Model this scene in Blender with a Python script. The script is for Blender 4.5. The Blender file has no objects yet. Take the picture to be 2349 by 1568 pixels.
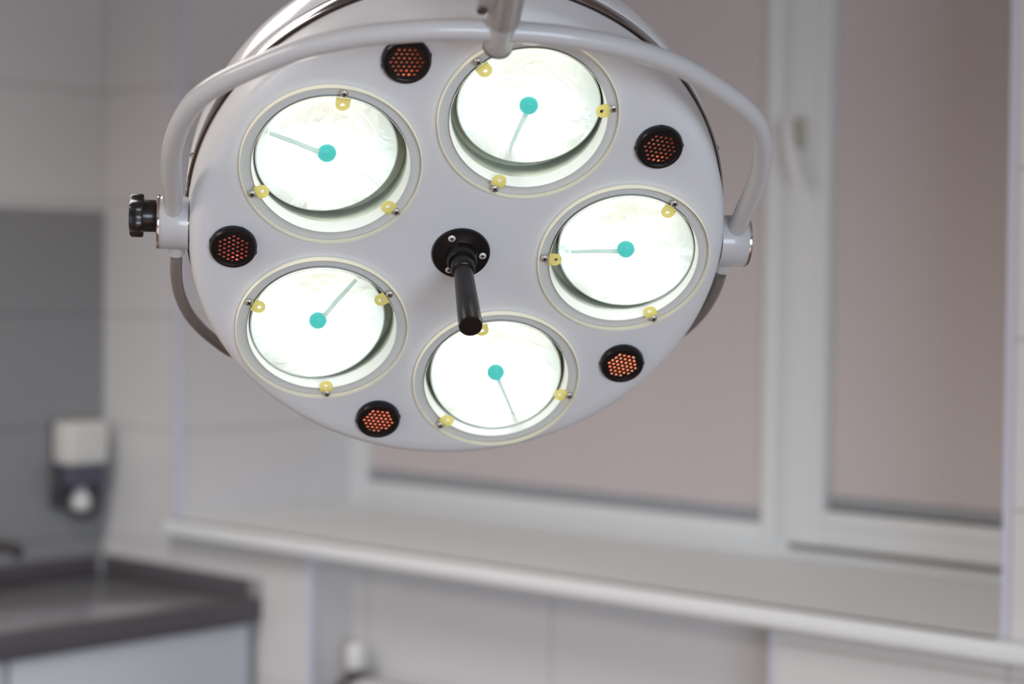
import bpy, bmesh, math, random
from math import pi, sin, cos, radians as rad
from mathutils import Vector, Matrix

C = bpy.context.scene.collection
SC = bpy.context.scene

# ------------------------------------------------------------------ camera
cam_data = bpy.data.cameras.new('camera')
cam_data.sensor_width = 36.0
cam_data.lens = 4400.0 / 2349.0 * 36.0
cam_data.clip_start = 0.05
cam_data.dof.use_dof = True
cam_data.dof.focus_distance = 2.06
cam_data.dof.aperture_fstop = 2.5
cam = bpy.data.objects.new('camera', cam_data)
C.objects.link(cam)
CR = Matrix(((0.73491695, -0.026402, 0.67764298),
             (0.67807842, 0.01338642, -0.73486765),
             (0.01033076, 0.99956177, 0.02774053)))
cam.matrix_world = Matrix.Translation((0, 0, 1.6)) @ CR.to_4x4()
SC.camera = cam

# ------------------------------------------------------------------ world, daylight, exposure
SC.view_settings.view_transform = 'Standard'
SC.view_settings.look = 'None'
SC.view_settings.gamma = 1.0
SC.view_settings.exposure = -0.06
SC.view_settings.use_curve_mapping = False
SC.cycles.max_bounces = 10
SC.cycles.diffuse_bounces = 5
SC.cycles.glossy_bounces = 5
SC.cycles.transparent_max_bounces = 16
SC.cycles.sample_clamp_indirect = 4.0
SC.cycles.caustics_reflective = True
SC.cycles.use_denoising = True

world = bpy.data.worlds.new('world')
SC.world = world
world.use_nodes = True
bgn = world.node_tree.nodes['Background']
bgn.inputs[0].default_value = (0.62, 0.72, 0.9, 1)
bgn.inputs[1].default_value = 0.9


def area_light(name, loc, direction, sx, sy, power, color, spread=180):
    d = bpy.data.lights.new(name, 'AREA')
    d.shape = 'RECTANGLE'
    d.size, d.size_y = sx, sy
    d.energy = power
    d.color = color
    d.spread = rad(spread)
    o = bpy.data.objects.new(name, d)
    o.location = loc
    o.rotation_euler = Vector(direction).to_track_quat('-Z', 'Y').to_euler()
    C.objects.link(o)
    return o


# cool daylight entering through the window of the right wall, out of the frame
area_light('daylight', (2.30, -0.75, 1.35), (-1.0, 0.42, -0.22), 2.2, 1.3, 84, (0.74, 0.86, 1.0), 160)
# skylight added for the wall gradient, aimed down from an unseen back window
area_light('back_gradient_light', (-0.9, -4.08, 1.80), (-0.10, 0.87, -0.50), 3.6, 1.5, 8, (0.93, 0.97, 1.0), 80)
# flat ceiling luminaires: one behind the camera, one added out of frame to light the sill
PANELS = [((-2.5, -1.5), 88, 173, (1.0, 0.89, 0.79)), ((-3.05, 1.35), 24, 142, (1.0, 0.98, 0.965))]
for (px_, py_), pw_, sp_, co_ in PANELS:
    area_light('ceiling_panel_light', (px_, py_, 2.845), (0, 0, -1), 1.15, 1.15, pw_, co_, sp_)


# ------------------------------------------------------------------ materials
def mat(name, col, rough=0.5, metal=0.0, spec=0.5, coat=0.0, emis=None, estr=0.0, noise=0.0, nscale=8.0, bump=0.0, bscale=60.0):
    m = bpy.data.materials.new(name)
    m.use_nodes = True
    nt = m.node_tree
    b = nt.nodes['Principled BSDF']
    b.inputs['Base Color'].default_value = (*col, 1)
    b.inputs['Roughness'].default_value = rough
    b.inputs['Metallic'].default_value = metal
    b.inputs['Specular IOR Level'].default_value = spec
    b.inputs['Coat Weight'].default_value = coat
    b.inputs['Coat Roughness'].default_value = 0.08
    if emis:
        b.inputs['Emission Color'].default_value = (*emis, 1)
        b.inputs['Emission Strength'].default_value = estr
    tc = nt.nodes.new('ShaderNodeTexCoord')
    if noise:
        n = nt.nodes.new('ShaderNodeTexNoise')
        n.inputs['Scale'].default_value = nscale
        n.inputs['Detail'].default_value = 3
        nt.links.new(tc.outputs['Object'], n.inputs['Vector'])
        mx = nt.nodes.new('ShaderNodeMix')
        mx.data_type = 'RGBA'
        nt.links.new(n.outputs['Fac'], mx.inputs['Factor'])
        mx.inputs['A'].default_value = (*[c * (1 - noise) for c in col], 1)
        mx.inputs['B'].default_value = (*[min(1, c * (1 + noise)) for c in col], 1)
        nt.links.new(mx.outputs['Result'], b.inputs['Base Color'])
    if bump:
        n = nt.nodes.new('ShaderNodeTexNoise')
        n.inputs['Scale'].default_value = bscale
        nt.links.new(tc.outputs['Object'], n.inputs['Vector'])
        bp = nt.nodes.new('ShaderNodeBump')
        bp.inputs['Strength'].default_value = bump
        bp.inputs['Distance'].default_value = 0.001
        nt.links.new(n.outputs['Fac'], bp.inputs['Height'])
        nt.links.new(bp.outputs['Normal'], b.inputs['Normal'])
    return m


def tile_mat(name, axes, col, grout, w, h, ox, oz, rough=0.25, mortar=0.0035):
    """wall tiles laid in a straight grid; axes = the two object axes that span the wall"""
    m = bpy.data.materials.new(name)
    m.use_nodes = True
    nt = m.node_tree
    b = nt.nodes['Principled BSDF']
    tc = nt.nodes.new('ShaderNodeTexCoord')
    sp = nt.nodes.new('ShaderNodeSeparateXYZ')
    nt.links.new(tc.outputs['Object'], sp.inputs[0])
    cb = nt.nodes.new('ShaderNodeCombineXYZ')
    for k, (a, off) in enumerate(zip(axes, (ox, oz))):
        ad = nt.nodes.new('ShaderNodeMath')
        ad.operation = 'SUBTRACT'
        nt.links.new(sp.outputs[a], ad.inputs[0])
        ad.inputs[1].default_value = off
        nt.links.new(ad.outputs[0], cb.inputs[k])
    br = nt.nodes.new('ShaderNodeTexBrick')
    br.offset = 0.0
    br.squash = 1.0
    br.inputs['Scale'].default_value = 1.0
    br.inputs['Brick Width'].default_value = w
    br.inputs['Row Height'].default_value = h
    br.inputs['Mortar Size'].default_value = mortar
    br.inputs['Mortar Smooth'].default_value = 0.1
    br.inputs['Color1'].default_value = (*col, 1)
    br.inputs['Color2'].default_value = (*[c * 0.975 for c in col], 1)
    br.inputs['Mortar'].default_value = (*grout, 1)
    nt.links.new(cb.outputs[0], br.inputs['Vector'])
    nt.links.new(br.outputs['Color'], b.inputs['Base Color'])
    bp = nt.nodes.new('ShaderNodeBump')
    bp.inputs['Strength'].default_value = 0.4
    bp.inputs['Distance'].default_value = 0.002
    inv = nt.nodes.new('ShaderNodeMath')
    inv.operation = 'SUBTRACT'
    inv.inputs[0].default_value = 1.0
    nt.links.new(br.outputs['Fac'], inv.inputs[1])
    nt.links.new(inv.outputs[0], bp.inputs['Height'])
    nt.links.new(bp.outputs['Normal'], b.inputs['Normal'])
    b.inputs['Roughness'].default_value = rough
    return m


def mix_mat(name, kind):
    """clear plastic / glass / translucent tab materials"""
    m = bpy.data.materials.new(name)
    m.use_nodes = True
    nt = m.node_tree
    nt.nodes.clear()
    out = nt.nodes.new('ShaderNodeOutputMaterial')
    mx = nt.nodes.new('ShaderNodeMixShader')
    nt.links.new(mx.outputs[0], out.inputs[0])
    if kind in ('clear', 'glass'):
        tr = nt.nodes.new('ShaderNodeBsdfTransparent')
        tr.inputs[0].default_value = (0.985, 0.985, 0.975, 1) if kind == 'clear' else (0.97, 0.985, 0.975, 1)
        gl = nt.nodes.new('ShaderNodeBsdfGlossy')
        gl.inputs['Roughness'].default_value = 0.06 if kind == 'clear' else 0.02
        lw = nt.nodes.new('ShaderNodeFresnel')
        lw.inputs['IOR'].default_value = 1.3
        nt.links.new(lw.outputs[0], mx.inputs[0])
        nt.links.new(tr.outputs[0], mx.inputs[1])
        nt.links.new(gl.outputs[0], mx.inputs[2])
    else:
        col = {'yellow': (1.0, 0.93, 0.50), 'teal': (0.03, 0.20, 0.205), 'wire': (0.86, 0.97, 0.95), 'smoke': (0.20, 0.20, 0.27)}[kind]
        tl = nt.nodes.new('ShaderNodeBsdfTranslucent')
        tl.inputs[0].default_value = (*col, 1)
        df = nt.nodes.new('ShaderNodeBsdfPrincipled')
        df.inputs['Base Color'].default_value = (*col, 1)
        df.inputs['Roughness'].default_value = 0.25
        mx.inputs[0].default_value = 0.28 if kind == 'yellow' else 0.5
        nt.links.new(tl.outputs[0], mx.inputs[1])
        nt.links.new(df.outputs[0], mx.inputs[2])
    return m


WT = (0.73, 0.72, 0.72)
M = {
    'tile_front': tile_mat('wall_tile_front', (0, 2), WT, (0.52, 0.51, 0.50), 0.60, 0.30, -2.838, 0.32),
    'tile_side': tile_mat('wall_tile_side', (1, 2), WT, (0.52, 0.51, 0.50), 0.60, 0.30, 3.08, 0.32),
    'tile_gray': tile_mat('gray_splashback_tile', (1, 2), (0.29, 0.295, 0.305), (0.2, 0.2, 0.21), 0.60, 0.30, 3.08, 0.32, 0.4),
    'paint': mat('wall_paint', (0.62, 0.60, 0.58), 0.7, noise=0.02),
    'ceiling': mat('ceiling_paint', (0.48, 0.40, 0.35), 0.8, noise=0.02),
    'floor': tile_mat('floor_tile', (0, 1), (0.17, 0.115, 0.08), (0.12, 0.1, 0.09), 0.40, 0.40, 0, 0, 0.3),
    'trim': mat('tile_edge_profile', (0.66, 0.67, 0.80), 0.35, noise=0.02),
    'pvc': mat('window_pvc', (0.75, 0.765, 0.765), 0.35, noise=0.01),
    'sill': mat('sill_plastic', (0.87, 0.89, 0.89), 0.5, noise=0.015, nscale=3, spec=0.35),
    'gap_shade': mat('window_gap_shade', (0.22, 0.21, 0.20), 0.6),
    'blind': mat('blind_fabric', (0.60, 0.535, 0.53), 0.85, noise=0.02, nscale=90, bump=0.15, bscale=900),
    'blind_bar': mat('blind_bar', (0.33, 0.34, 0.36), 0.45),
    'worktop': mat('worktop_laminate', (0.30, 0.30, 0.315), 0.18, noise=0.06, nscale=40),
    'dark_edge': mat('dark_edge_strip', (0.105, 0.092, 0.101), 0.4, noise=0.04),
    'cap_gray': mat('gray_plastic_cap', (0.30, 0.31, 0.32), 0.4),
    'cabinet': mat('cabinet_white', (0.60, 0.63, 0.68), 0.35, noise=0.01),
    'cream': mat('cream_plastic', (0.74, 0.73, 0.69), 0.35),
    'beige': mat('beige_plastic', (0.50, 0.47, 0.37), 0.4),
    'white': mat('white_plastic', (0.80, 0.80, 0.79), 0.35),
    'dark_plastic': mat('dark_plastic', (0.07, 0.06, 0.065), 0.35),
    'chrome_dark': mat('dark_chrome', (0.20, 0.185, 0.19), 0.2, metal=1.0),
    'rad': mat('radiator_enamel', (0.74, 0.74, 0.75), 0.35),
    'shell': mat('lamp_enamel', (0.71, 0.72, 0.74), 0.45, coat=0.12, spec=0.3, noise=0.008, nscale=4),
    'lid': mat('lid_enamel', (0.74, 0.74, 0.755), 0.28, coat=0.7),
    'yoke': mat('yoke_enamel', (0.56, 0.56, 0.57), 0.34, coat=0.35),
    'stem': mat('stem_gray', (0.48, 0.45, 0.45), 0.33, metal=0.35),
    'band': mat('polished_band', (0.30, 0.275, 0.275), 0.14, metal=1.0),
    'chrome': mat('chrome', (0.80, 0.79, 0.79), 0.12, metal=1.0),
    'screw': mat('screw_steel', (0.66, 0.64, 0.61), 0.38, metal=0.6),
    'white_metal': mat('zinc_screw', (0.86, 0.85, 0.83), 0.4, metal=0.25),
    'slot': mat('screw_slot', (0.012, 0.01, 0.01), 0.6),
    'black': mat('black_plastic', (0.010, 0.008, 0.009), 0.28, spec=0.3),
    'grip': mat('black_grip', (0.012, 0.009, 0.009), 0.27, spec=0.35),
    'knob': mat('knob_black', (0.014, 0.011, 0.012), 0.28, coat=0.15, spec=0.4),
    'hose': mat('gray_brown_hose', (0.20, 0.175, 0.16), 0.32, coat=0.2),
    'bezel': mat('bezel_white', (0.94, 0.94, 0.92), 0.45),
    'collar': mat('satin_collar', (0.42, 0.46, 0.38), 0.4, metal=0.3, noise=0.15, nscale=60),
    'glow_cup': mat('vent_glow_cup', (0.90, 0.46, 0.32), 0.5),
    'bulb': mat('bulb_glow', (1, 1, 1), 0.4, emis=(1.0, 0.95, 0.86), estr=21.0),
    'edge': mat('acrylic_edge_glow', (0.93, 0.90, 0.72), 0.3, emis=(1.0, 0.93, 0.66), estr=0.16),  # weak emission stands in for lamp light guided through the acrylic
    'clear': mix_mat('clear_acrylic', 'clear'),
    'glass': mix_mat('lens_glass', 'glass'),
    'yellow': mix_mat('yellow_silicone', 'yellow'),
    'teal': mix_mat('teal_coating', 'teal'),
    'wire': mix_mat('frosted_wire', 'wire'),
    'smoke': mix_mat('smoked_plastic', 'smoke'),
    'pane': mat('window_glass', (0.35, 0.40, 0.42), 0.05, spec=0.8),
}


def reflector_material():
    m = bpy.data.materials.new('reflector_mirror')
    m.use_nodes = True
    nt = m.node_tree
    b = nt.nodes['Principled BSDF']
    b.inputs['Base Color'].default_value = (0.87, 0.90, 0.875, 1)
    b.inputs['Metallic'].default_value = 1.0
    b.inputs['Roughness'].default_value = 0.42
    tc = nt.nodes.new('ShaderNodeTexCoord')
    n = nt.nodes.new('ShaderNodeTexNoise')
    n.inputs['Scale'].default_value = 26
    n.inputs['Detail'].default_value = 4
    n.inputs['Distortion'].default_value = 1.2
    nt.links.new(tc.outputs['Object'], n.inputs['Vector'])
    bp = nt.nodes.new('ShaderNodeBump')
    bp.inputs['Strength'].default_value = 0.2
    bp.inputs['Distance'].default_value = 0.01
    nt.links.new(n.outputs['Fac'], bp.inputs['Height'])
    nt.links.new(bp.outputs['Normal'], b.inputs['Normal'])
    return m


M['mirror'] = reflector_material()


# ------------------------------------------------------------------ mesh helpers
def finish(name, bm, mats, parent=None, smooth=True, loc=None, angle=40):
    me = bpy.data.meshes.new(name)
    bmesh.ops.recalc_face_normals(bm, faces=bm.faces[:])
    bm.to_mesh(me)
    bm.free()
    for m in (mats if isinstance(mats, (list, tuple)) else [mats]):
        me.materials.append(m)
    if smooth:
        for p in me.polygons:
            p.use_smooth = True
        try:
            me.set_sharp_from_angle(angle=rad(angle))
        except Exception:
            pass
    o = bpy.data.objects.new(name, me)
    C.objects.link(o)
    if parent is not None:
        o.parent = parent
    if loc is not None:
        o.location = loc
    return o


def box(bm, a, b, bev=0.0, seg=2, mi=0, X=None):
    r = bmesh.ops.create_cube(bm, size=1.0)
    vs = r['verts']
    c = [(a[i] + b[i]) / 2 for i in range(3)]
    s = [abs(b[i] - a[i]) for i in range(3)]
    for v in vs:
        v.co = Vector((c[0] + v.co.x * s[0], c[1] + v.co.y * s[1], c[2] + v.co.z * s[2]))
    fs = list({f for v in vs for f in v.link_faces})
    if bev:
        es = list({e for v in vs for e in v.link_edges})
        r2 = bmesh.ops.bevel(bm, geom=es, offset=bev, segments=seg, affect='EDGES', profile=0.5)
        vs = list({v for v in vs if v.is_valid} | set(r2['verts']))
        fs = list({f for v in vs for f in v.link_faces})
    for f in fs:
        f.material_index = mi
    if X is not None:
        bmesh.ops.transform(bm, matrix=X, verts=vs)
    return vs


def lathe(bm, prof, n=64, X=None, mi=0, lobes=None):
    """profile of (radius, z) turned about z"""
    rings, allv = [], []
    for (r, z) in prof:
        if r < 1e-6:
            v = bm.verts.new((0, 0, z))
            rings.append([v])
            allv.append(v)
        else:
            ring = []
            for k in range(n):
                t = 2 * pi * k / n
                rr = r * (1 + (lobes[1] * (0.5 + 0.5 * cos(lobes[0] * t)) if lobes else 0))
                ring.append(bm.verts.new((rr * cos(t), rr * sin(t), z)))
            rings.append(ring)
            allv += ring
    for A, B in zip(rings, rings[1:]):
        if len(A) == 1 and len(B) == 1:
            continue
        for k in range(n):
            k2 = (k + 1) % n
            if len(A) == 1:
                f = bm.faces.new((A[0], B[k], B[k2]))
            elif len(B) == 1:
                f = bm.faces.new((A[k], B[0], A[k2]))
            else:
                f = bm.faces.new((A[k], B[k], B[k2], A[k2]))
            f.material_index = mi
    if X is not None:
        bmesh.ops.transform(bm, matrix=X, verts=allv)
    return allv


def smooth_pts(pts, sub=8):
    """Catmull-Rom through the points"""
    P = [Vector(p) for p in pts]
    P = [P[0] * 2 - P[1]] + P + [P[-1] * 2 - P[-2]]
    out = []
    for i in range(1, len(P) - 2):
        a, b, c, d = P[i - 1:i + 3]
        for s in range(sub):
            t = s / sub
            out.append(0.5 * ((2 * b) + (c - a) * t + (2 * a - 5 * b + 4 * c - d) * t * t + (3 * b - a - 3 * c + d) * t ** 3))
    out.append(P[-2])
    return out


def tube(bm, pts, r, n=24, mi=0, cap=True):
    pts = [Vector(p) for p in pts]
    T0 = (pts[1] - pts[0]).normalized()
    ref = Vector((0, 0, 1)) if abs(T0.z) < 0.9 else Vector((1, 0, 0))
    N = (ref - T0 * ref.dot(T0)).normalized()
    rings = []
    for i, p in enumerate(pts):
        if i == 0:
            T = T0
        elif i == len(pts) - 1:
            T = (pts[i] - pts[i - 1]).normalized()
        else:
            T = (pts[i + 1] - pts[i - 1]).normalized()
        N = (N - T * N.dot(T)).normalized()
        B = T.cross(N)
        rr = r(i / (len(pts) - 1)) if callable(r) else r
        rings.append([bm.verts.new(p + (N * cos(2 * pi * k / n) + B * sin(2 * pi * k / n)) * rr) for k in range(n)])
    for A, Bq in zip(rings, rings[1:]):
        for k in range(n):
            f = bm.faces.new((A[k], A[(k + 1) % n], Bq[(k + 1) % n], Bq[k]))
            f.material_index = mi
    if cap:
        for Rg in (rings[0], rings[-1]):
            f = bm.faces.new(Rg)
            f.material_index = mi


def plate_mesh(outer, holes, half, z, outer_pts=None, res=48):
    """flat plate with round holes as a bmesh (filled 2D curve with thickness)"""
    cu = bpy.data.curves.new('plate', 'CURVE')
    cu.dimensions = '2D'
    cu.fill_mode = 'BOTH'
    cu.extrude = half
    cu.resolution_u = 2

    def spl(pts):
        s = cu.splines.new('POLY')
        s.points.add(len(pts) - 1)
        for i, (x, y) in enumerate(pts):
            s.points[i].co = (x, y, 0, 1)
        s.use_cyclic_u = True
    if outer_pts is None:
        outer_pts = [(outer * cos(2 * pi * k / (res * 4)), outer * sin(2 * pi * k / (res * 4))) for k in range(res * 4)]
    spl(outer_pts)
    for (x, y, r, n) in holes:
        spl([(x + r * cos(2 * pi * k / n), y + r * sin(2 * pi * k / n)) for k in range(n)])
    o = bpy.data.objects.new('plate', cu)
    C.objects.link(o)
    dg = bpy.context.evaluated_depsgraph_get()
    me = bpy.data.meshes.new_from_object(o.evaluated_get(dg))
    bm = bmesh.new()
    bm.from_mesh(me)
    bmesh.ops.remove_doubles(bm, verts=bm.verts[:], dist=1e-6)
    bmesh.ops.translate(bm, verts=bm.verts[:], vec=(0, 0, z))
    bpy.data.objects.remove(o)
    bpy.data.meshes.remove(me)
    bpy.data.curves.remove(cu)
    return bm


def append_bm(dst, src, X=None, mi=0):
    me = bpy.data.meshes.new('tmp')
    src.to_mesh(me)
    src.free()
    if X is not None:
        me.transform(X)
    n0 = len(dst.faces)
    dst.from_mesh(me)
    dst.faces.ensure_lookup_table()
    for f in dst.faces[n0:]:
        f.material_index = mi
    bpy.data.meshes.remove(me)


def tag(o, label, cat, group=None, kind=None):
    o['label'] = label
    if cat:
        o['category'] = cat
    if group:
        o['group'] = group
    if kind:
        o['kind'] = kind
    return o


def struct(o):
    o['kind'] = 'structure'
    return o


def empty(name, loc, R=None):
    o = bpy.data.objects.new(name, None)
    o.empty_display_size = 0.1
    C.objects.link(o)
    o.matrix_world = Matrix.Translation(loc) @ (R.to_4x4() if R is not None else Matrix.Identity(4))
    return o


# ------------------------------------------------------------------ the room
XL, XR, YF, YB, ZC = -4.354, 2.4, 3.08, -4.2, 2.9
NX0, NX1, NYW, NTOP = -4.016, -1.652, 3.687, 2.52        # window niche
LX0, LX1, LYB = -3.496, -2.147, 3.218                     # radiator niche under the sill
SZ0, SZ1 = 0.953, 0.992                                   # sill underside, top

bm = bmesh.new()
box(bm, (XL - 0.15, YB - 0.15, -0.12), (XR + 0.15, NYW + 0.35, 0.0))
struct(finish('floor', bm, M['floor'], smooth=False))
bm = bmesh.new()
box(bm, (XL - 0.15, YB - 0.15, ZC), (XR + 0.15, NYW + 0.35, ZC + 0.12))
struct(finish('ceiling', bm, M['ceiling'], smooth=False))
bm = bmesh.new()
box(bm, (XL - 0.15, YB - 0.15, 0), (XL, NYW + 0.35, ZC))
struct(finish('wall_left', bm, M['tile_side'], smooth=False))
bm = bmesh.new()
RY0, RY1, RZ0, RZ1 = -1.9, 0.4, 0.68, 2.05
box(bm, (XR, YB - 0.15, 0), (XR + 0.15, RY0, ZC))
box(bm, (XR, RY1, 0), (XR + 0.15, NYW + 0.35, ZC))
box(bm, (XR, RY0, 0), (XR + 0.15, RY1, RZ0))
box(bm, (XR, RY0, RZ1), (XR + 0.15, RY1, ZC))
struct(finish('wall_right', bm, M['paint'], smooth=False))

bm = bmesh.new()
YO = NYW + 0.35
zs = SZ0 - 0.002
box(bm, (XL, YF, 0), (LX0, YO, zs))                       # left of the radiator niche
box(bm, (LX1, YF, 0), (XR, YO, zs))                       # right of it
box(bm, (LX0, LYB, 0), (LX1, YO, zs))                     # back of it
box(bm, (XL, YF, zs), (NX0, YO, ZC))                      # left of the window
box(bm, (NX1, YF, zs), (XR, YO, ZC))                      # right of the window
box(bm, (NX0, YF, NTOP), (NX1, YO, ZC))                   # above
box(bm, (NX0, NYW + 0.08, zs), (NX1, YO, SZ1 - 0.02))     # parapet under the frame
wf = struct(finish('wall_front', bm, M['tile_front'], smooth=False))

bm = bmesh.new()
WX0, WX1, WZ0, WZ1 = -2.75, 0.95, 1.0, 2.6
box(bm, (XL, YB - 0.15, 0), (WX0, YB, ZC))
box(bm, (WX1, YB - 0.15, 0), (XR, YB, ZC))
box(bm, (WX0, YB - 0.15, 0), (WX1, YB, WZ0))
box(bm, (WX0, YB - 0.15, WZ1), (WX1, YB, ZC))
struct(finish('wall_back', bm, M['paint'], smooth=False))


def frame_mesh(x0, x1, z0, z1, y0, y1, w, bev=0.004):
    bm = bmesh.new()
    box(bm, (x0, y0, z0), (x0 + w, y1, z1), bev)
    box(bm, (x1 - w, y0, z0), (x1, y1, z1), bev)
    box(bm, (x0 + w, y0, z0), (x1 - w, y1, z0 + w), bev)
    box(bm, (x0 + w, y0, z1 - w), (x1 - w, y1, z1), bev)
    return bm


w2 = struct(empty('window_2', (XR + 0.06, (RY0 + RY1) / 2, RZ0)))
bm = frame_mesh(-(RY1 - RY0) / 2, (RY1 - RY0) / 2, 0, RZ1 - RZ0, -0.035, 0.035, 0.06)
bmesh.ops.rotate(bm, verts=bm.verts[:], matrix=Matrix.Rotation(rad(90), 3, 'Z'))
finish('window_frame', bm, M['pvc'], w2)

w3 = struct(empty('added_window', ((WX0 + WX1) / 2, YB - 0.06, WZ0)))  # unseen back window, added to carry the gradient light
bm = frame_mesh(-(WX1 - WX0) / 2, (WX1 - WX0) / 2, 0, WZ1 - WZ0, -0.035, 0.035, 0.06)
finish('window_frame', bm, M['pvc'], w3)

# the window in the niche
w1 = struct(empty('window_1', (0, 0, 0)))
FY = 3.672
FZ0, FZ1 = SZ1 - 0.012, NTOP
bm = bmesh.new()
box(bm, (NX0, FY, FZ0), (NX1, FY + 0.07, 1.016), 0.005)                 # bottom rail
box(bm, (NX0, FY, FZ1 - 0.07), (NX1, FY + 0.07, FZ1), 0.005)
box(bm, (NX0, FY - 0.0012, FZ0), (-3.972, FY + 0.07, FZ1), 0.005)                # left jamb
box(bm, (NX1 - 0.065, FY - 0.0012, FZ0), (NX1, FY + 0.07, FZ1), 0.005)
box(bm, (-2.556, FY - 0.0012, FZ0), (-2.500, FY + 0.07, FZ1), 0.005)             # mullion post
o = finish('window_frame', bm, M['pvc'], w1)
bm = bmesh.new()                                                        # fixed left light: bead frame
FF = FY - 0.010
box(bm, (-3.974, FF, 1.012), (-3.930, FY + 0.06, FZ1 - 0.06), 0.006)
box(bm, (-2.588, FF, 1.012), (-2.545, FY + 0.06, FZ1 - 0.06), 0.006)
box(bm, (-3.9315, FF + 0.0008, 1.012), (-2.586, FY + 0.06, 1.061), 0.006)
box(bm, (-3.9315, FF + 0.0008, FZ1 - 0.11), (-2.586, FY + 0.06, FZ1 - 0.06), 0.006)
finish('glazing_frame', bm, M['pvc'], w1)
SF = FY - 0.022                                                         # opening sash stands proud
bm = bmesh.new()
box(bm, (-2.520, SF, 1.025), (-2.402, FY + 0.04, FZ1 - 0.04), 0.006)
box(bm, (-1.800, SF, 1.025), (-1.690, FY + 0.04, FZ1 - 0.04), 0.006)
box(bm, (-2.4035, SF + 0.0008, 1.025), (-1.798, FY + 0.04, 1.108), 0.006)
box(bm, (-2.4035, SF + 0.0008, FZ1 - 0.12), (-1.798, FY + 0.04, FZ1 - 0.04), 0.006)
sash = finish('sash', bm, M['pvc'], w1)
bm = bmesh.new()                                                        # raised bead around its glass
box(bm, (-2.436, SF - 0.006, 1.074), (-2.405, SF + 0.03, FZ1 - 0.09), 0.004)
box(bm, (-1.80, SF - 0.006, 1.074), (-1.765, SF + 0.03, FZ1 - 0.09), 0.004)
box(bm, (-2.405, SF - 0.006, 1.074), (-1.80, SF + 0.03, 1.108), 0.004)
finish('glazing_bead', bm, M['pvc'], sash)
bm = bmesh.new()
box(bm, (-2.510, FY - 0.006, 1.010), (-1.70, FY + 0.03, 1.024))  # dark strip put in for the shaded gap below the sash
finish('gap_shade', bm, M['gap_shade'], w1)
bm = bmesh.new()
box(bm, (-3.935, FY + 0.045, 1.05), (-2.58, FY + 0.053, FZ1 - 0.1))
finish('glass_pane', bm, M['pane'], w1, smooth=False)
bm = bmesh.new()
box(bm, (-2.41, FY + 0.03, 1.09), (-1.79, FY + 0.038, FZ1 - 0.1))
finish('glass_pane', bm, M['pane'], w1, smooth=False)
# handle on the sash
bm = bmesh.new()
box(bm, (-2.497, SF - 0.012, 1.925), (-2.465, SF + 0.001, 1.995), 0.006, 3)
lathe(bm, [(0, 0), (0.0115, 0), (0.0115, 0.034), (0.009, 0.042), (0, 0.042)], 24,
      Matrix.Translation((-2.481, SF - 0.008, 1.962)) @ Matrix.Rotation(rad(90), 4, 'X'))
hd = finish('window_handle', bm, M['beige'], sash)
bm = bmesh.new()
tube(bm, smooth_pts([(-2.484, SF - 0.046, 1.985), (-2.481, SF - 0.050, 1.955), (-2.468, SF - 0.052, 1.90), (-2.452, SF - 0.050, 1.85), (-2.446, SF - 0.048, 1.835)]),
     lambda t: 0.0095 + 0.003 * sin(pi * t), 16)
finish('lever', bm, M['white'], hd)
# sill
bm = bmesh.new()
box(bm, (-4.030, 3.028, SZ0), (-1.20, YF + 0.001, SZ1), 0.012, 4)
box(bm, (NX0, YF - 0.03, SZ0), (NX1, FY + 0.03, SZ1), 0.0)
finish('window_sill', bm, M['sill'], w1)

# tile edge profiles
for i, (x, z0, z1) in enumerate(((NX0, SZ1, NTOP), (NX1, SZ1, NTOP), (LX0, 0.0, SZ0 - 0.002), (LX1, 0.0, SZ0 - 0.002))):
    bm = bmesh.new()
    s = 1 if i % 2 == 0 else -1
    r = 0.011
    pts = [(-s * 0.002, 0.012), (-s * 0.002, 0)] + [(s * (r - 0.002) * sin(pi / 2 * k / 6) - s * 0.001, -0.003 + r * (1 - cos(pi / 2 * k / 6))) for k in range(7)]
    pts = [(-s * 0.013, 0.0005), (-s * 0.013, -0.0025)] + [(-s * 0.002 + s * 0.0045 * sin(pi / 2 * k / 6), -0.0025 + 0.0045 * (1 - cos(pi / 2 * k / 6))) for k in range(7)] + [(s * 0.0025, 0.013), (-s * 0.0005, 0.013), (-s * 0.0005, 0.0005)]
    A = [bm.verts.new((x + a, YF + b, z0)) for a, b in pts]
    B = [bm.verts.new((x + a, YF + b, z1)) for a, b in pts]
    for k in range(len(pts)):
        k2 = (k + 1) % len(pts)
        bm.faces.new((A[k], A[k2], B[k2], B[k]))
    bm.faces.new(A)
    bm.faces.new(B)
    struct(finish('trim_%d' % (i + 1), bm, M['trim']))

# the housings of the two luminaires, the second one added for the sill
for ((px_, py_), _, _, _), where in zip(PANELS, ('behind the camera', 'above the window sill, added to light the sill')):
    cl = tag(empty('ceiling_luminaire', (px_, py_, ZC)), 'flat square white luminaire on the ceiling ' + where, 'ceiling light', 'ceiling luminaires')
    bm = bmesh.new()
    box(bm, (-0.62, -0.62, -0.05), (0.62, 0.62, 0.0), 0.005)
    finish('housing', bm, M['white'], cl)

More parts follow.
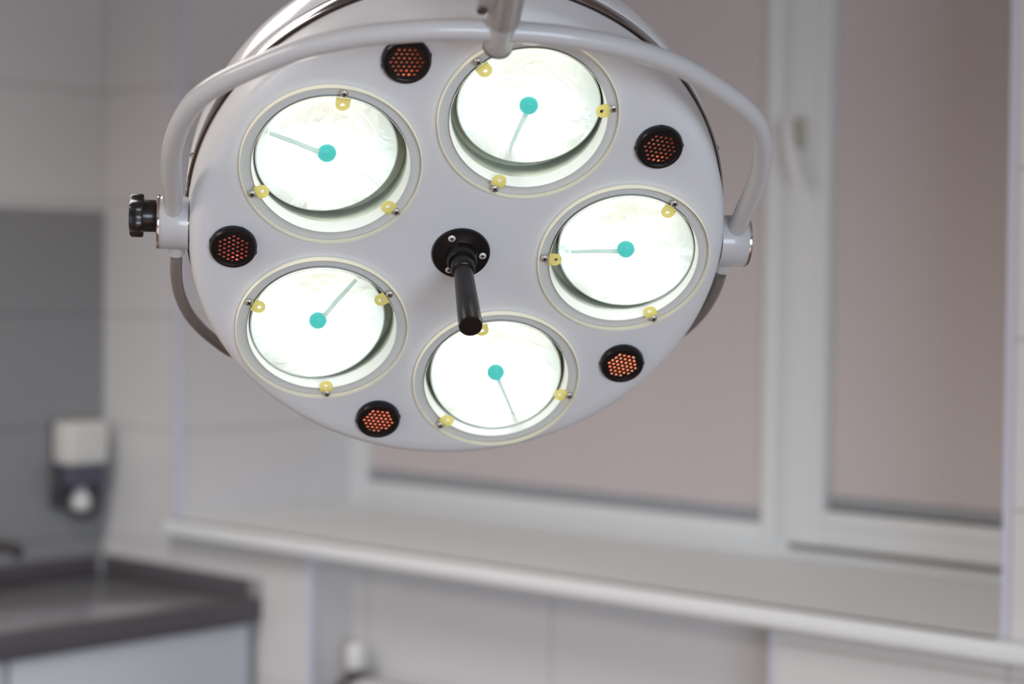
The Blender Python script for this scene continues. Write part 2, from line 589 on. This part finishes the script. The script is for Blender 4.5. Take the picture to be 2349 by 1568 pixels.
# ------------------------------------------------------------------ blinds
def blind(x0, x1, z0, z1, y, label):
    t = tag(empty('roller_blind', ((x0 + x1) / 2, y, z0)), label, 'blind', 'roller blinds in the window')
    w = (x1 - x0) / 2
    bm = bmesh.new()
    n = 24
    A, B = [], []
    for k in range(n + 1):
        xx = -w + 2 * w * k / n
        yy = 0.0012 * sin(k * 1.1)
        A.append(bm.verts.new((xx, yy, 0.03)))
        B.append(bm.verts.new((xx, yy, z1 - z0)))
    for k in range(n):
        bm.faces.new((A[k], A[k + 1], B[k + 1], B[k]))
    g = bmesh.ops.extrude_face_region(bm, geom=bm.faces[:])
    bmesh.ops.translate(bm, verts=[v for v in g['geom'] if isinstance(v, bmesh.types.BMVert)], vec=(0, 0.0012, 0))
    finish('fabric', bm, M['blind'], t)
    bm = bmesh.new()
    box(bm, (-w, -0.005, 0.0), (w, 0.007, 0.032), 0.004, 3)
    o = finish('bottom_bar', bm, M['blind_bar'], t)
    o['label'] = 'grey bottom bar'
    bm = bmesh.new()
    box(bm, (-w, -0.02, z1 - z0 - 0.005), (w, 0.014, z1 - z0 + 0.04), 0.012, 3)
    finish('cassette', bm, M['white'], t)


blind(-3.930, -2.588, 1.062, NTOP - 0.16, FY + 0.012, 'wide mauve-grey roller blind in the left pane, hanging behind the lamp')
blind(-2.404, -1.802, 1.109, NTOP - 0.17, FY + 0.004, 'narrow mauve-grey roller blind in the right sash, beside the window handle')

# ------------------------------------------------------------------ sink corner
bm = bmesh.new()
box(bm, (XL + 0.0005, 0.6, 0.83), (XL + 0.006, YF - 0.002, 1.798), 0.001, 1)
tag(finish('splashback_panel', bm, M['tile_gray'], smooth=False), 'tall grey splashback panel on the left wall behind the soap dispenser', 'splashback')

CX1 = -3.673
ZT = 0.813
wt = tag(empty('worktop', (-4.0, 1.9, 0.767)), 'grey sink worktop with dark raised edges in the left corner', 'worktop')
def L(o, par):
    o.parent = par
    o.matrix_parent_inverse = par.matrix_world.inverted()
    return o
bm = bmesh.new()
box(bm, (XL + 0.006, 0.9, 0.775), (CX1 - 0.012, YF - 0.001, ZT), 0.002)
L(finish('work_surface', bm, M['worktop']), wt)
bm = bmesh.new()
box(bm, (CX1 - 0.028, 0.9, 0.768), (CX1, YF - 0.003, 0.829), 0.009, 4)
o = L(finish('front_edge', bm, M['dark_edge']), wt)
bm = bmesh.new()
box(bm, (XL + 0.0065, 0.9, ZT - 0.001), (XL + 0.026, YF - 0.026, 0.868), 0.006, 3)
o = L(finish('upstand', bm, M['dark_edge']), wt)
bm = bmesh.new()
box(bm, (XL + 0.034, YF - 0.021, ZT - 0.001), (CX1 - 0.026, YF - 0.001, 0.868), 0.006, 3)
L(finish('upstand', bm, M['dark_edge']), wt)
bm = bmesh.new()
box(bm, (XL + 0.0065, YF - 0.030, ZT), (XL + 0.036, YF - 0.0005, 0.872), 0.006, 3)
o = L(finish('corner_cap', bm, M['cap_gray']), wt)
o['label'] = 'light grey cap in the corner of the upstands'
bm = bmesh.new()
box(bm, (CX1 - 0.030, YF - 0.024, ZT), (CX1 - 0.004, YF - 0.0005, 0.870), 0.006, 3)
o = L(finish('end_cap', bm, M['cap_gray']), wt)
o['label'] = 'light grey cap at the end of the upstand'
# rounded basin rim let into the surface
bm = bmesh.new()
lathe(bm, [(0.17, 0.0), (0.178, 0.004), (0.188, 0.004), (0.195, 0.0)], 48, Matrix.Translation((-4.03, 2.05, ZT)) @ Matrix.Diagonal((1, 1.2, 1, 1)))
lathe(bm, [(0.0, 0.001), (0.10, 0.0012), (0.16, 0.0018), (0.171, 0.003)], 48, Matrix.Translation((-4.03, 2.05, ZT)) @ Matrix.Diagonal((1, 1.2, 1, 1)))
L(finish('basin', bm, M['chrome_dark']), wt)

cb = tag(empty('base_cabinet', (-4.0, 2.0, 0)), 'white base cabinet with plain doors under the grey worktop', 'cabinet')
bm = bmesh.new()
box(bm, (XL + 0.006, 0.92, 0.10), (CX1 - 0.032, YF - 0.004, 0.772), 0.001, 1)
box(bm, (XL + 0.05, 0.92, 0.0), (CX1 - 0.08, YF - 0.004, 0.10))
L(finish('carcass', bm, M['cap_gray'], smooth=False), cb)
for (y0, y1) in ((2.366, 3.046), (1.662, 2.354), (0.95, 1.650)):
    bm = bmesh.new()
    box(bm, (CX1 - 0.031, y0, 0.12), (CX1 - 0.013, y1, 0.762), 0.002)
    L(finish('door', bm, M['cabinet']), cb)

# tap: base on the worktop, spout over the basin
tp = tag(empty('tap', (-4.24, 2.39, ZT + 0.001)), 'dark chrome tap reaching in at the left edge above the worktop', 'tap')
bm = bmesh.new()
lathe(bm, [(0, 0), (0.027, 0), (0.027, 0.006), (0.020, 0.012), (0.019, 0.075), (0.021, 0.085), (0.015, 0.098), (0, 0.10)], 32)
finish('body', bm, M['chrome_dark'], tp)
bm = bmesh.new()
tube(bm, smooth_pts([(0, 0, 0.092), (0.012, 0.09, 0.118), (0.02, 0.22, 0.124), (0.022, 0.315, 0.117), (0.022, 0.345, 0.098)]), lambda t: 0.013 + 0.004 * t, 20)
finish('spout', bm, M['chrome_dark'], tp)
bm = bmesh.new()
tube(bm, [(0, 0, 0.098), (0.01, -0.03, 0.125), (0.02, -0.10, 0.145)], 0.007, 12)
finish('lever', bm, M['chrome_dark'], tp)

# soap dispenser
sd = tag(empty('soap_dispenser', (XL + 0.006, 2.975, 1.0)), 'white elbow soap dispenser with smoked tank on the grey splashback', 'soap dispenser')
bm = bmesh.new()
box(bm, (0.0, -0.068, 0.005), (0.012, 0.068, 0.235), 0.005)
finish('back_plate', bm, M['dark_plastic'], sd)
bm = bmesh.new()
box(bm, (0.008, -0.066, 0.122), (0.088, 0.062, 0.236), 0.012, 4)
finish('cover', bm, M['cream'], sd)
bm = bmesh.new()
box(bm, (0.012, -0.060, 0.060), (0.080, 0.056, 0.123), 0.012, 4)
o = finish('tank', bm, M['smoke'], sd)
o['label'] = 'smoked blue-grey tank window'
bm = bmesh.new()
tube(bm, smooth_pts([(0.03, -0.074, 0.115), (0.04, -0.072, 0.07), (0.045, -0.052, 0.02), (0.048, -0.02, -0.012), (0.05, 0.02, -0.02), (0.048, 0.05, 0.0), (0.04, 0.060, 0.06)]), 0.010, 12)
finish('lever', bm, M['dark_plastic'], sd)
bm = bmesh.new()
lathe(bm, [(0, 0), (0.020, 0.0), (0.027, 0.010), (0.026, 0.032), (0.017, 0.046), (0.012, 0.066), (0, 0.066)], 24, Matrix.Translation((0.045, 0.0, 0.0)))
finish('pump', bm, M['white'], sd)

# ------------------------------------------------------------------ radiator in the niche
rd = tag(empty('radiator', (-2.82, 3.15, 0.12)), 'white panel radiator in the niche under the window sill', 'radiator')
bm = bmesh.new()
x0, x1 = -0.535, 0.545
box(bm, (x0, -0.045, 0.0), (x1, -0.032, 0.535), 0.004)
box(bm, (x0, 0.030, 0.0), (x1, 0.043, 0.535), 0.004)
for k in range(26):
    xx = x0 + 0.03 + k * (x1 - x0 - 0.06) / 25
    box(bm, (xx - 0.012, -0.050, 0.05), (xx + 0.012, -0.044, 0.50), 0.003, 2)
finish('panel', bm, M['rad'], rd)
bm = bmesh.new()
for k in range(40):
    xx = x0 + 0.012 + k * (x1 - x0 - 0.024) / 39
    box(bm, (xx - 0.004, -0.034, 0.532), (xx + 0.004, 0.034, 0.540))
box(bm, (x0, -0.049, 0.520), (x1, -0.034, 0.543), 0.004)
box(bm, (x0, 0.034, 0.520), (x1, 0.049, 0.543), 0.004)
finish('top_grille', bm, M['rad'], rd)
bm = bmesh.new()
box(bm, (x0 - 0.003, -0.047, 0.0), (x0 + 0.002, 0.047, 0.541), 0.001)
finish('end_cover', bm, M['rad'], rd)
bm = bmesh.new()
box(bm, (x1 - 0.002, -0.047, 0.0), (x1 + 0.003, 0.047, 0.541), 0.001)
finish('end_cover', bm, M['rad'], rd)
for xb in (x0 + 0.1, x1 - 0.13):
    bm = bmesh.new()
    box(bm, (xb, 0.043, 0.30), (xb + 0.03, 0.0675, 0.34))
    finish('wall_bracket', bm, M['rad'], rd)
bm = bmesh.new()
lathe(bm, [(0, 0.0), (0.022, 0.0), (0.024, 0.004), (0.024, 0.052), (0.018, 0.062), (0, 0.063)], 24, Matrix.Translation((-0.588, 0.0, 0.556)), lobes=(12, 0.04))
vh = finish('thermostat_head', bm, M['white'], rd)
bm = bmesh.new()
lathe(bm, [(0, -0.032), (0.013, -0.032), (0.015, -0.02), (0.027, -0.010), (0.027, 0.0), (0, 0.0)], 24, Matrix.Translation((-0.588, 0.0, 0.556)))
tube(bm, [(-0.60, 0, 0.532), (-0.53, 0, 0.532)], 0.009, 12)
tube(bm, smooth_pts([(-0.588, 0, 0.535), (-0.625, 0.0, 0.520), (-0.655, 0.005, 0.48), (-0.660, 0.02, 0.30), (-0.660, 0.02, 0.0), (-0.66, 0.02, -0.12)]), 0.009, 12)
finish('valve', bm, M['chrome_dark'], rd)

# ------------------------------------------------------------------ the surgical lamp
LR = Matrix(((0.63432550, 0.45511972, 0.62489776),
             (0.77284294, -0.35391229, -0.52674461),
             (-0.01857287, 0.81707536, -0.57623165)))
lamp = tag(empty('surgical_lamp', (-1.46332, 1.50282, 1.63924), LR), 'round white surgical lamp with five lit reflectors and a black handle', 'surgical lamp')
RHO, RC, RH = 0.1808, 0.0956, 0.0830
VR = 0.2459
lens_ang = [72, 0, -72, -144, 144]
vent_ang = [36, -36, -108, 180, 108]
pol = lambda r, a: (r * cos(rad(a)), r * sin(rad(a)))

# front shell: flat face with the holes, rolled shoulder and side
holes = [(*pol(RHO, a), RH, 96) for a in lens_ang] + [(*pol(VR, a), 0.0205, 40) for a in vent_ang]
bm = plate_mesh(0.2715, holes, 0.0008, -0.0008, res=48)
lathe(bm, [(0.2713, 0.0), (0.279, -0.0006), (0.2845, -0.0020), (0.2895, -0.0055), (0.2925, -0.0105), (0.2940, -0.017), (0.2948, -0.030), (0.2965, -0.052), (0.292, -0.054)], 192)
shell = finish('front_shell', bm, M['shell'], lamp, angle=50)
# polished band and back lid
bm = bmesh.new()
lathe(bm, [(0.290, -0.052), (0.2972, -0.052), (0.2985, -0.056), (0.2990, -0.066), (0.2990, -0.077), (0.297, -0.081), (0.290, -0.081)], 192)
lathe(bm, [(0.2985, -0.0545), (0.3003, -0.0555), (0.3003, -0.0575), (0.2985, -0.0585)], 192)
o = finish('trim_band', bm, M['band'], lamp)
o['label'] = 'dark polished metal band around the lamp head'
bm = bmesh.new()
lathe(bm, [(0.291, -0.080), (0.2985, -0.080), (0.3000, -0.083), (0.2998, -0.105), (0.2985, -0.120), (0.294, -0.138), (0.280, -0.160), (0.25, -0.182), (0.20, -0.203), (0.13, -0.217), (0.06, -0.223), (0.0, -0.224)], 192)
lid = finish('back_lid', bm, M['lid'], lamp)


def screw_mesh(r=0.0043, dome=0.0018, cross=0.62, rot=20):
    bm = bmesh.new()
    lathe(bm, [(0, -0.001), (r, -0.001), (r, 0.0004), (r * 0.85, dome * 0.75), (r * 0.5, dome), (0, dome * 1.05)], 24)
    X = Matrix.Rotation(rad(rot), 4, 'Z')
    box(bm, (-r * cross, -r * 0.15, dome * 0.7), (r * cross, r * 0.15, dome * 1.15), mi=1, X=X)
    box(bm, (-r * 0.15, -r * cross, dome * 0.7), (r * 0.15, r * cross, dome * 1.15), mi=1, X=X)
    return bm


def set_local(o, par, Mx):
    o.parent = par
    o.matrix_local = Mx
    return o


screw0 = finish('screw', screw_mesh(), [M['screw'], M['slot']])
# yellow retaining tab with a round hole
tw, tl = 0.0074, 0.0068
tab = [(0.0840 + 0.0003, -tw), (0.0840 + 0.0003, tw), (0.0840 - tl, tw)] + \
      [(0.0840 - tl - tw * 0.95 * sin(pi * k / 16), tw * cos(pi * k / 16)) for k in range(1, 16)] + [(0.0840 - tl, -tw)]
tb = plate_mesh(0, [(0.0765, 0, 0.0024, 20)], 0.0008, 0, outer_pts=tab)
clip0 = finish('retaining_clip', tb, M['yellow'], smooth=False)

# direction of each lamp-holder wire across its bowl, degrees in the lamp's own frame
wire_ang = {72: -99.5, 0: -161.9, -72: -67.0, -144: 46.0, 144: 163.3}
first = True
cover0 = refl0 = None
for i, a in enumerate(lens_ang):
    cx_, cy_ = pol(RHO, a)
    base = Matrix.Translation((cx_, cy_, 0)) @ Matrix.Rotation(rad(a), 4, 'Z')     # +x points away from the lamp centre
    if i == 0:
        # clear cover: annular flange with a glow put into its edge, thin glass inside
        bm = plate_mesh(RC - 0.0009, [(0, 0, RH, 96)], 0.0006, 0.0066, res=30)
        cm = finish('lens_cover', bm, M['clear'], smooth=False)
        bm = bmesh.new()
        lathe(bm, [(RC - 0.0007, 0.0012), (RC, 0.0014), (RC, 0.0068), (RC - 0.0003, 0.0074), (RC - 0.0008, 0.0075), (RC - 0.0009, 0.0060), (RC - 0.0007, 0.0012)], 120)
        em = finish('cover_edge', bm, M['edge'])
        bm = bmesh.new()
        lathe(bm, [(0, 0.0085), (0.030, 0.0080), (0.060, 0.0065), (0.0826, 0.0042)], 96)
        gm = finish('lens', bm, M['glass'])
        # white bezel wall between face and mirror
        bm = bmesh.new()
        lathe(bm, [(0.0832, 0.0040), (0.0829, 0.0042), (0.0820, 0.002), (0.0812, -0.006), (0.0806, -0.0125)], 96)
        lathe(bm, [(0.0806, -0.0125), (0.0800, -0.0135), (0.0800, -0.034), (0.070, -0.036)], 96, mi=1)
        bz = finish('bezel', bm, [M['bezel'], M['collar']])
        # mirror bowl, tilted towards the optical axis
        bm = bmesh.new()
        rr, dp = 0.0742, 0.060
        prof = [(rr + 0.0015, -0.0005), (rr, 0.0)] + [(rr * (1 - k / 24), -dp * (1 - (1 - k / 24) ** 2)) for k in range(1, 24)] + [(0.0, -dp)]
        lathe(bm, prof, 96)
        mm = finish('reflector', bm, M['mirror'])
        bm = bmesh.new()
        lathe(bm, [(0, -0.034), (0.004, -0.0335), (0.0072, -0.030), (0.0075, -0.018), (0.0075, -0.009), (0.0055, -0.004), (0.0, -0.0025)], 24)
        bb = finish('bulb', bm, M['bulb'])
        bm = bmesh.new()
        lathe(bm, [(0.0098, -0.0045), (0.0102, -0.0005), (0.0085, 0.0035), (0.005, 0.0058), (0, 0.0065)], 32)
        cc = finish('bulb_shield', bm, M['teal'])
    else:
        cm, em, gm, bz, mm, bb, cc = [q.copy() for q in (cover0, edge0, glass0, bezel0, refl0, bulb0, cap0)]
        for q in (cm, em, gm, bz, mm, bb, cc):
            C.objects.link(q)
    if i == 0:
        cover0, edge0, glass0, bezel0, refl0, bulb0, cap0 = cm, em, gm, bz, mm, bb, cc
    set_local(cm, lamp, base)
    set_local(em, cm, Matrix.Identity(4))
    set_local(gm, cm, Matrix.Identity(4))
    tilt = base @ Matrix.Translation((0.0050, 0, -0.0150)) @ Matrix.Rotation(rad(-7), 4, 'Y')
    set_local(mm, lamp, tilt)
    set_local(bz, mm, tilt.inverted() @ base)
    set_local(bb, mm, Matrix.Identity(4))
    set_local(cc, mm, Matrix.Identity(4))
    bm = bmesh.new()
    wa = rad(wire_ang[a] - a)
    tube(bm, [(0.009 * cos(wa), 0.009 * sin(wa), 0.0), (0.035 * cos(wa), 0.035 * sin(wa), -0.008), (0.062 * cos(wa), 0.062 * sin(wa), -0.014)], lambda t: 0.0030 - 0.0010 * t, 10)
    finish('support_wire', bm, M['wire'], mm)
    for j, sa in enumerate((60, 180, 300)):
        sc = screw0 if (i == 0 and j == 0) else screw0.copy()
        if sc is not screw0:
            C.objects.link(sc)
        set_local(sc, cm, Matrix.Rotation(rad(sa), 4, 'Z') @ Matrix.Translation((0.0889, 0, 0.0074)) @ Matrix.Rotation(rad(31 * (i + 2 * j)), 4, 'Z'))
        cp = clip0 if (i == 0 and j == 0) else clip0.copy()
        if cp is not clip0:
            C.objects.link(cp)
        set_local(cp, cm, Matrix.Rotation(rad(sa), 4, 'Z') @ Matrix.Translation((0, 0, 0.0086)))
    # the beam of this reflector
    d = bpy.data.lights.new('reflector_beam', 'SPOT')
    d.energy = 320
    d.color = (1.0, 0.86, 0.70)
    d.spot_size = rad(46)
    d.spot_blend = 0.7
    d.shadow_soft_size = 0.05
    lo = bpy.data.objects.new('reflector_beam', d)
    C.objects.link(lo)
    set_local(lo, lamp, base @ Matrix.Translation((0, 0, 0.03)) @ Matrix.Rotation(rad(-6), 4, 'Y') @ Matrix.Rotation(pi, 4, 'X'))

# vents
vent_rot = [10, 6, 12, -14, 20]
vent_power = [0.0012, 0.015, 0.012, 0.0016, 0.0012]
vent_col = [(1.0, 0.35, 0.12), (1.0, 0.80, 0.60), (1.0, 0.66, 0.50), (1.0, 0.22, 0.22), (1.0, 0.32, 0.10)]
hexs = [(q * 0.0054 + r * 0.0027, r * 0.0054 * sin(pi / 3)) for q in range(-3, 4) for r in range(-3, 4) if abs(q + r) <= 3]
bm = plate_mesh(0.0197, [(x, y, 0.00172, 14) for x, y in hexs], 0.0006, 0.0072, res=14)
lathe(bm, [(0.0208, 0.0002), (0.0252, 0.0002), (0.0256, 0.0018), (0.0254, 0.0045), (0.0247, 0.0072), (0.0232, 0.0086), (0.0212, 0.0087), (0.0195, 0.0078)], 64)
for ta in (15, 100, 195, 280):
    box(bm, (0.0235, -0.0022, 0.001), (0.0262, 0.0022, 0.0045), 0.0006, 1, X=Matrix.Rotation(rad(ta), 4, 'Z'))
vent0 = finish('vent_grille', bm, M['black'])
bm = bmesh.new()
lathe(bm, [(0.0206, 0.0), (0.0200, -0.012), (0.0150, -0.022), (0.0, -0.025)], 40)
cup0 = finish('vent_cup', bm, M['glow_cup'])  # added cup, its orange colour helps give the leaked-light glow
for i, a in enumerate(vent_ang):
    v, cu = (vent0, cup0) if i == 0 else (vent0.copy(), cup0.copy())
    if i:
        C.objects.link(v)
        C.objects.link(cu)
    base = Matrix.Translation((*pol(VR, a), 0)) @ Matrix.Rotation(rad(vent_rot[i] - 18), 4, 'Z')
    set_local(v, lamp, base)
    set_local(cu, v, Matrix.Identity(4))
    d = bpy.data.lights.new('vent_leak_light', 'POINT')  # added light, stands in for bulb light leaking behind the vent
    d.energy = vent_power[i]
    d.color = vent_col[i]
    d.shadow_soft_size = 0.002
    lo = bpy.data.objects.new('vent_leak_light', d)
    C.objects.link(lo)
    set_local(lo, lamp, Matrix.Translation((*pol(VR, a), -0.006)) @ Matrix.Translation((0.002, 0.011 if i in (1, 2) else -0.016, 0)))

# handle: flange with screws, boss, grip
bm = bmesh.new()
lathe(bm, [(0, 0.0005), (0.0318, 0.0005), (0.0322, 0.002), (0.0312, 0.0042), (0.0205, 0.0050), (0.0175, 0.0065), (0.0168, 0.010), (0.0164, 0.019), (0.0150, 0.0215), (0.0, 0.0215)], 72)
fl = finish('handle_flange', bm, M['black'], lamp)
for sa in (120, -2, -119):
    s_ = finish('screw', screw_mesh(0.0041, 0.0014, 0.6, 15 + sa), [M['white_metal'], M['slot']])
    set_local(s_, fl, Matrix.Rotation(rad(sa), 4, 'Z') @ Matrix.Translation((0.0237, 0, 0.0046)))
bm = bmesh.new()
lathe(bm, [(0.0105, 0.020), (0.0128, 0.021), (0.0132, 0.024), (0.0130, 0.036), (0.0118, 0.0375), (0.0103, 0.038), (0.0104, 0.042), (0.0110, 0.060), (0.0120, 0.100), (0.0128, 0.133), (0.0122, 0.1365), (0.0, 0.1372)], 64)
finish('grip', bm, M['grip'], lamp)

# yoke: one bent tube in a plane tipped 24 degrees forward of the face
PH = rad(24)
ZP = -0.040
half = [(0.3112, -0.010), (0.3110, 0.030), (0.3110, 0.064), (0.3115, 0.095), (0.3105, 0.128), (0.3065, 0.158), (0.2990, 0.189), (0.2860, 0.222), (0.2650, 0.250), (0.2350, 0.277), (0.190, 0.3105), (0.158, 0.3265), (0.127, 0.338), (0.090, 0.347), (0.050, 0.353), (0.0, 0.355)]
yp = [(-x, h) for x, h in half] + [(x, h) for x, h in reversed(half[:-1])]
up = lambda x, h, dn=0.0: (x, h * cos(PH) - dn * sin(PH), ZP + h * sin(PH) + dn * cos(PH))
bm = bmesh.new()
tube(bm, smooth_pts([up(x, h) for x, h in yp], 5), 0.0106, 32)
finish('yoke', bm, M['yoke'], lamp)

# pivot blocks
for s in (-1, 1):
    X = Matrix.Translation((s * 0.2985, 0, ZP)) @ Matrix.Rotation(rad(90) * s, 4, 'Y')
    bm = bmesh.new()
    lathe(bm, [(0, -0.004), (0.0285, -0.004), (0.0290, 0.0), (0.0290, 0.0265), (0.0285, 0.0275), (0, 0.0275)], 64, X)
    pb = finish('pivot_block', bm, M['yoke'], lamp)
    bm = bmesh.new()
    lathe(bm, [(0, 0.0268), (0.0296, 0.0268), (0.0298, 0.0280), (0.0296, 0.0295), (0.0288, 0.0300), (0, 0.0300)], 64, X)
    finish('end_plate', bm, M['chrome'], pb)
    # stub and hose leading to the back of the head
    bm = bmesh.new()
    lathe(bm, [(0.0, 0.0), (0.0090, 0.0), (0.0092, 0.003), (0.0092, 0.018), (0.0, 0.018)], 32,
          Matrix.Translation((s * 0.308, -0.043, ZP - 0.004)) @ Matrix.Rotation(rad(-90), 4, 'X'))
    finish('cable_gland', bm, M['yoke'], lamp)
    bm = bmesh.new()
    hp = [(s * 0.3079, -0.0496, -0.0440), (s * 0.3085, -0.0645, -0.0460), (s * 0.3077, -0.0850, -0.0500), (s * 0.3041, -0.1100, -0.0560), (s * 0.2956, -0.1401, -0.0660), (s * 0.2821, -0.1711, -0.0800), (s * 0.2662, -0.2002, -0.0960), (s * 0.2469, -0.2314, -0.1160), (s * 0.2314, -0.2518, -0.1400)]
    hp = [(x * (1 - max(0, -0.05 - y) * 0.26) if s > 0 else x, y, z) for x, y, z in hp]
    tube(bm, smooth_pts(hp), 0.0066, 20)
    finish('cable_hose', bm, M['hose'], lamp)
for s_x in (-1, 1):
    bm = bmesh.new()
    lathe(bm, [(0.0, -0.012), (0.018, -0.012), (0.018, -0.003), (0, -0.003)], 40, Matrix.Translation((s_x * 0.2985, 0, ZP)) @ Matrix.Rotation(rad(90) * s_x, 4, 'Y'))
    finish('pivot_axle', bm, M['chrome'], lamp)
for (an, z) in ((166.5, -0.066), (151.0, -0.090), (20.5, -0.066)):
    s_ = finish('band_screw', screw_mesh(0.0038, 0.0026, 0.5, 10), [M['chrome'], M['slot']])
    set_local(s_, lamp, Matrix.Rotation(rad(an), 4, 'Z') @ Matrix.Translation((0.2995, 0, z)) @ Matrix.Rotation(rad(90), 4, 'Y'))

# star knob on the left pivot
X = Matrix.Translation((-0.3285, 0.0035, ZP - 0.006)) @ Matrix.Rotation(rad(-90), 4, 'Y')
bm = bmesh.new()
lathe(bm, [(0, 0.0), (0.0165, 0.0), (0.0175, 0.0015), (0.0175, 0.015), (0.0, 0.015)], 48, X)
lathe(bm, [(0, 0.0145), (0.0195, 0.0145), (0.0205, 0.016), (0.0205, 0.0265), (0.0190, 0.0290), (0.012, 0.030), (0, 0.030)], 72, X, lobes=(6, 0.15))
kb = finish('adjusting_knob', bm, M['knob'], lamp)
bm = bmesh.new()
for k in range(5):
    pass
tube(bm, [X @ Vector((0.0085 * cos(t * 0.7), 0.0085 * sin(t * 0.7), -0.0005 - 0.00008 * t)) for t in range(34)], 0.0013, 8)
lathe(bm, [(0, -0.006), (0.006, -0.006), (0.006, 0.001), (0, 0.001)], 20, X)
finish('spring', bm, M['chrome'], kb)

# stem: socket sleeve through the yoke, outer tube, clamp lug with bolt
ro = Vector(up(0, 1)) - Vector(up(0, 0))
ro.normalize()
qy = ro.cross(Vector((1, 0, 0)))
Q = Matrix(((1, qy.x, ro.x), (0, qy.y, ro.y), (0, qy.z, ro.z))).to_4x4()
S0 = Matrix.Translation(Vector(up(0.002, 0.331))) @ Q
bm = bmesh.new()
lathe(bm, [(0, 0.0), (0.0132, 0.0), (0.0140, 0.0012), (0.0140, 0.060), (0.0, 0.060)], 48, S0)
ss = finish('stem_socket', bm, M['yoke'], lamp)
bm = bmesh.new()
lathe(bm, [(0, -0.0014), (0.0140, -0.0014), (0.0144, -0.0008), (0.0144, 0.0002), (0, 0.0002)], 48, S0)
finish('end_cap', bm, M['dark_plastic'], ss)  # dark disc put in for the shadow ring under the socket
bm = bmesh.new()
lathe(bm, [(0.012, 0.0400), (0.0150, 0.0400), (0.0158, 0.0412), (0.0158, 0.240), (0.0, 0.240)], 48, S0)
st = finish('stem_tube', bm, M['stem'], lamp)
bm = bmesh.new()
lug = Matrix.Translation((0, 0, 0))
box(bm, (-0.0285, -0.010, 0.060), (-0.010, 0.010, 0.093), 0.004, 3, X=S0)
lg = finish('clamp_lug', bm, M['stem'], st)
bm = bmesh.new()
lathe(bm, [(0, 0.0), (0.0052, 0.0), (0.0055, 0.001), (0.0055, 0.006), (0, 0.0065)], 6, S0 @ Matrix.Translation((-0.0235, -0.006, 0.0665)) @ Matrix.Rotation(rad(90), 4, 'X'))
lathe(bm, [(0, 0.0), (0.0052, 0.0), (0.0055, 0.001), (0.0055, 0.006), (0, 0.0065)], 6, S0 @ Matrix.Translation((-0.0235, 0.006, 0.0665)) @ Matrix.Rotation(rad(-90), 4, 'X'))
finish('clamp_bolt', bm, M['dark_plastic'], lg)
# above the picture the arm turns up to its ceiling mount
W2L = lamp.matrix_world.inverted()
bpy.context.view_layer.update()
W2L = (Matrix.Translation((-1.46332, 1.50282, 1.63924)) @ LR.to_4x4()).inverted()
e0 = S0 @ Vector((0, 0, 0.23))
e0w = W2L.inverted() @ e0
arm = [e0w, e0w + Vector((0.045, -0.036, 0.040)), e0w + Vector((0.065, -0.050, 0.10)), e0w + Vector((0.068, -0.052, 0.25)), Vector((e0w.x + 0.068, e0w.y - 0.052, ZC - 0.03))]
bm = bmesh.new()
tube(bm, smooth_pts([W2L @ p for p in arm], 8), 0.0165, 24)
finish('ceiling_arm', bm, M['yoke'], lamp)
bm = bmesh.new()
lathe(bm, [(0, 0.0), (0.10, 0.0), (0.10, -0.012), (0.06, -0.05), (0.03, -0.06), (0, -0.06)], 48, W2L @ Matrix.Translation((arm[-1].x, arm[-1].y, ZC)))
finish('ceiling_mount', bm, M['yoke'], lamp)
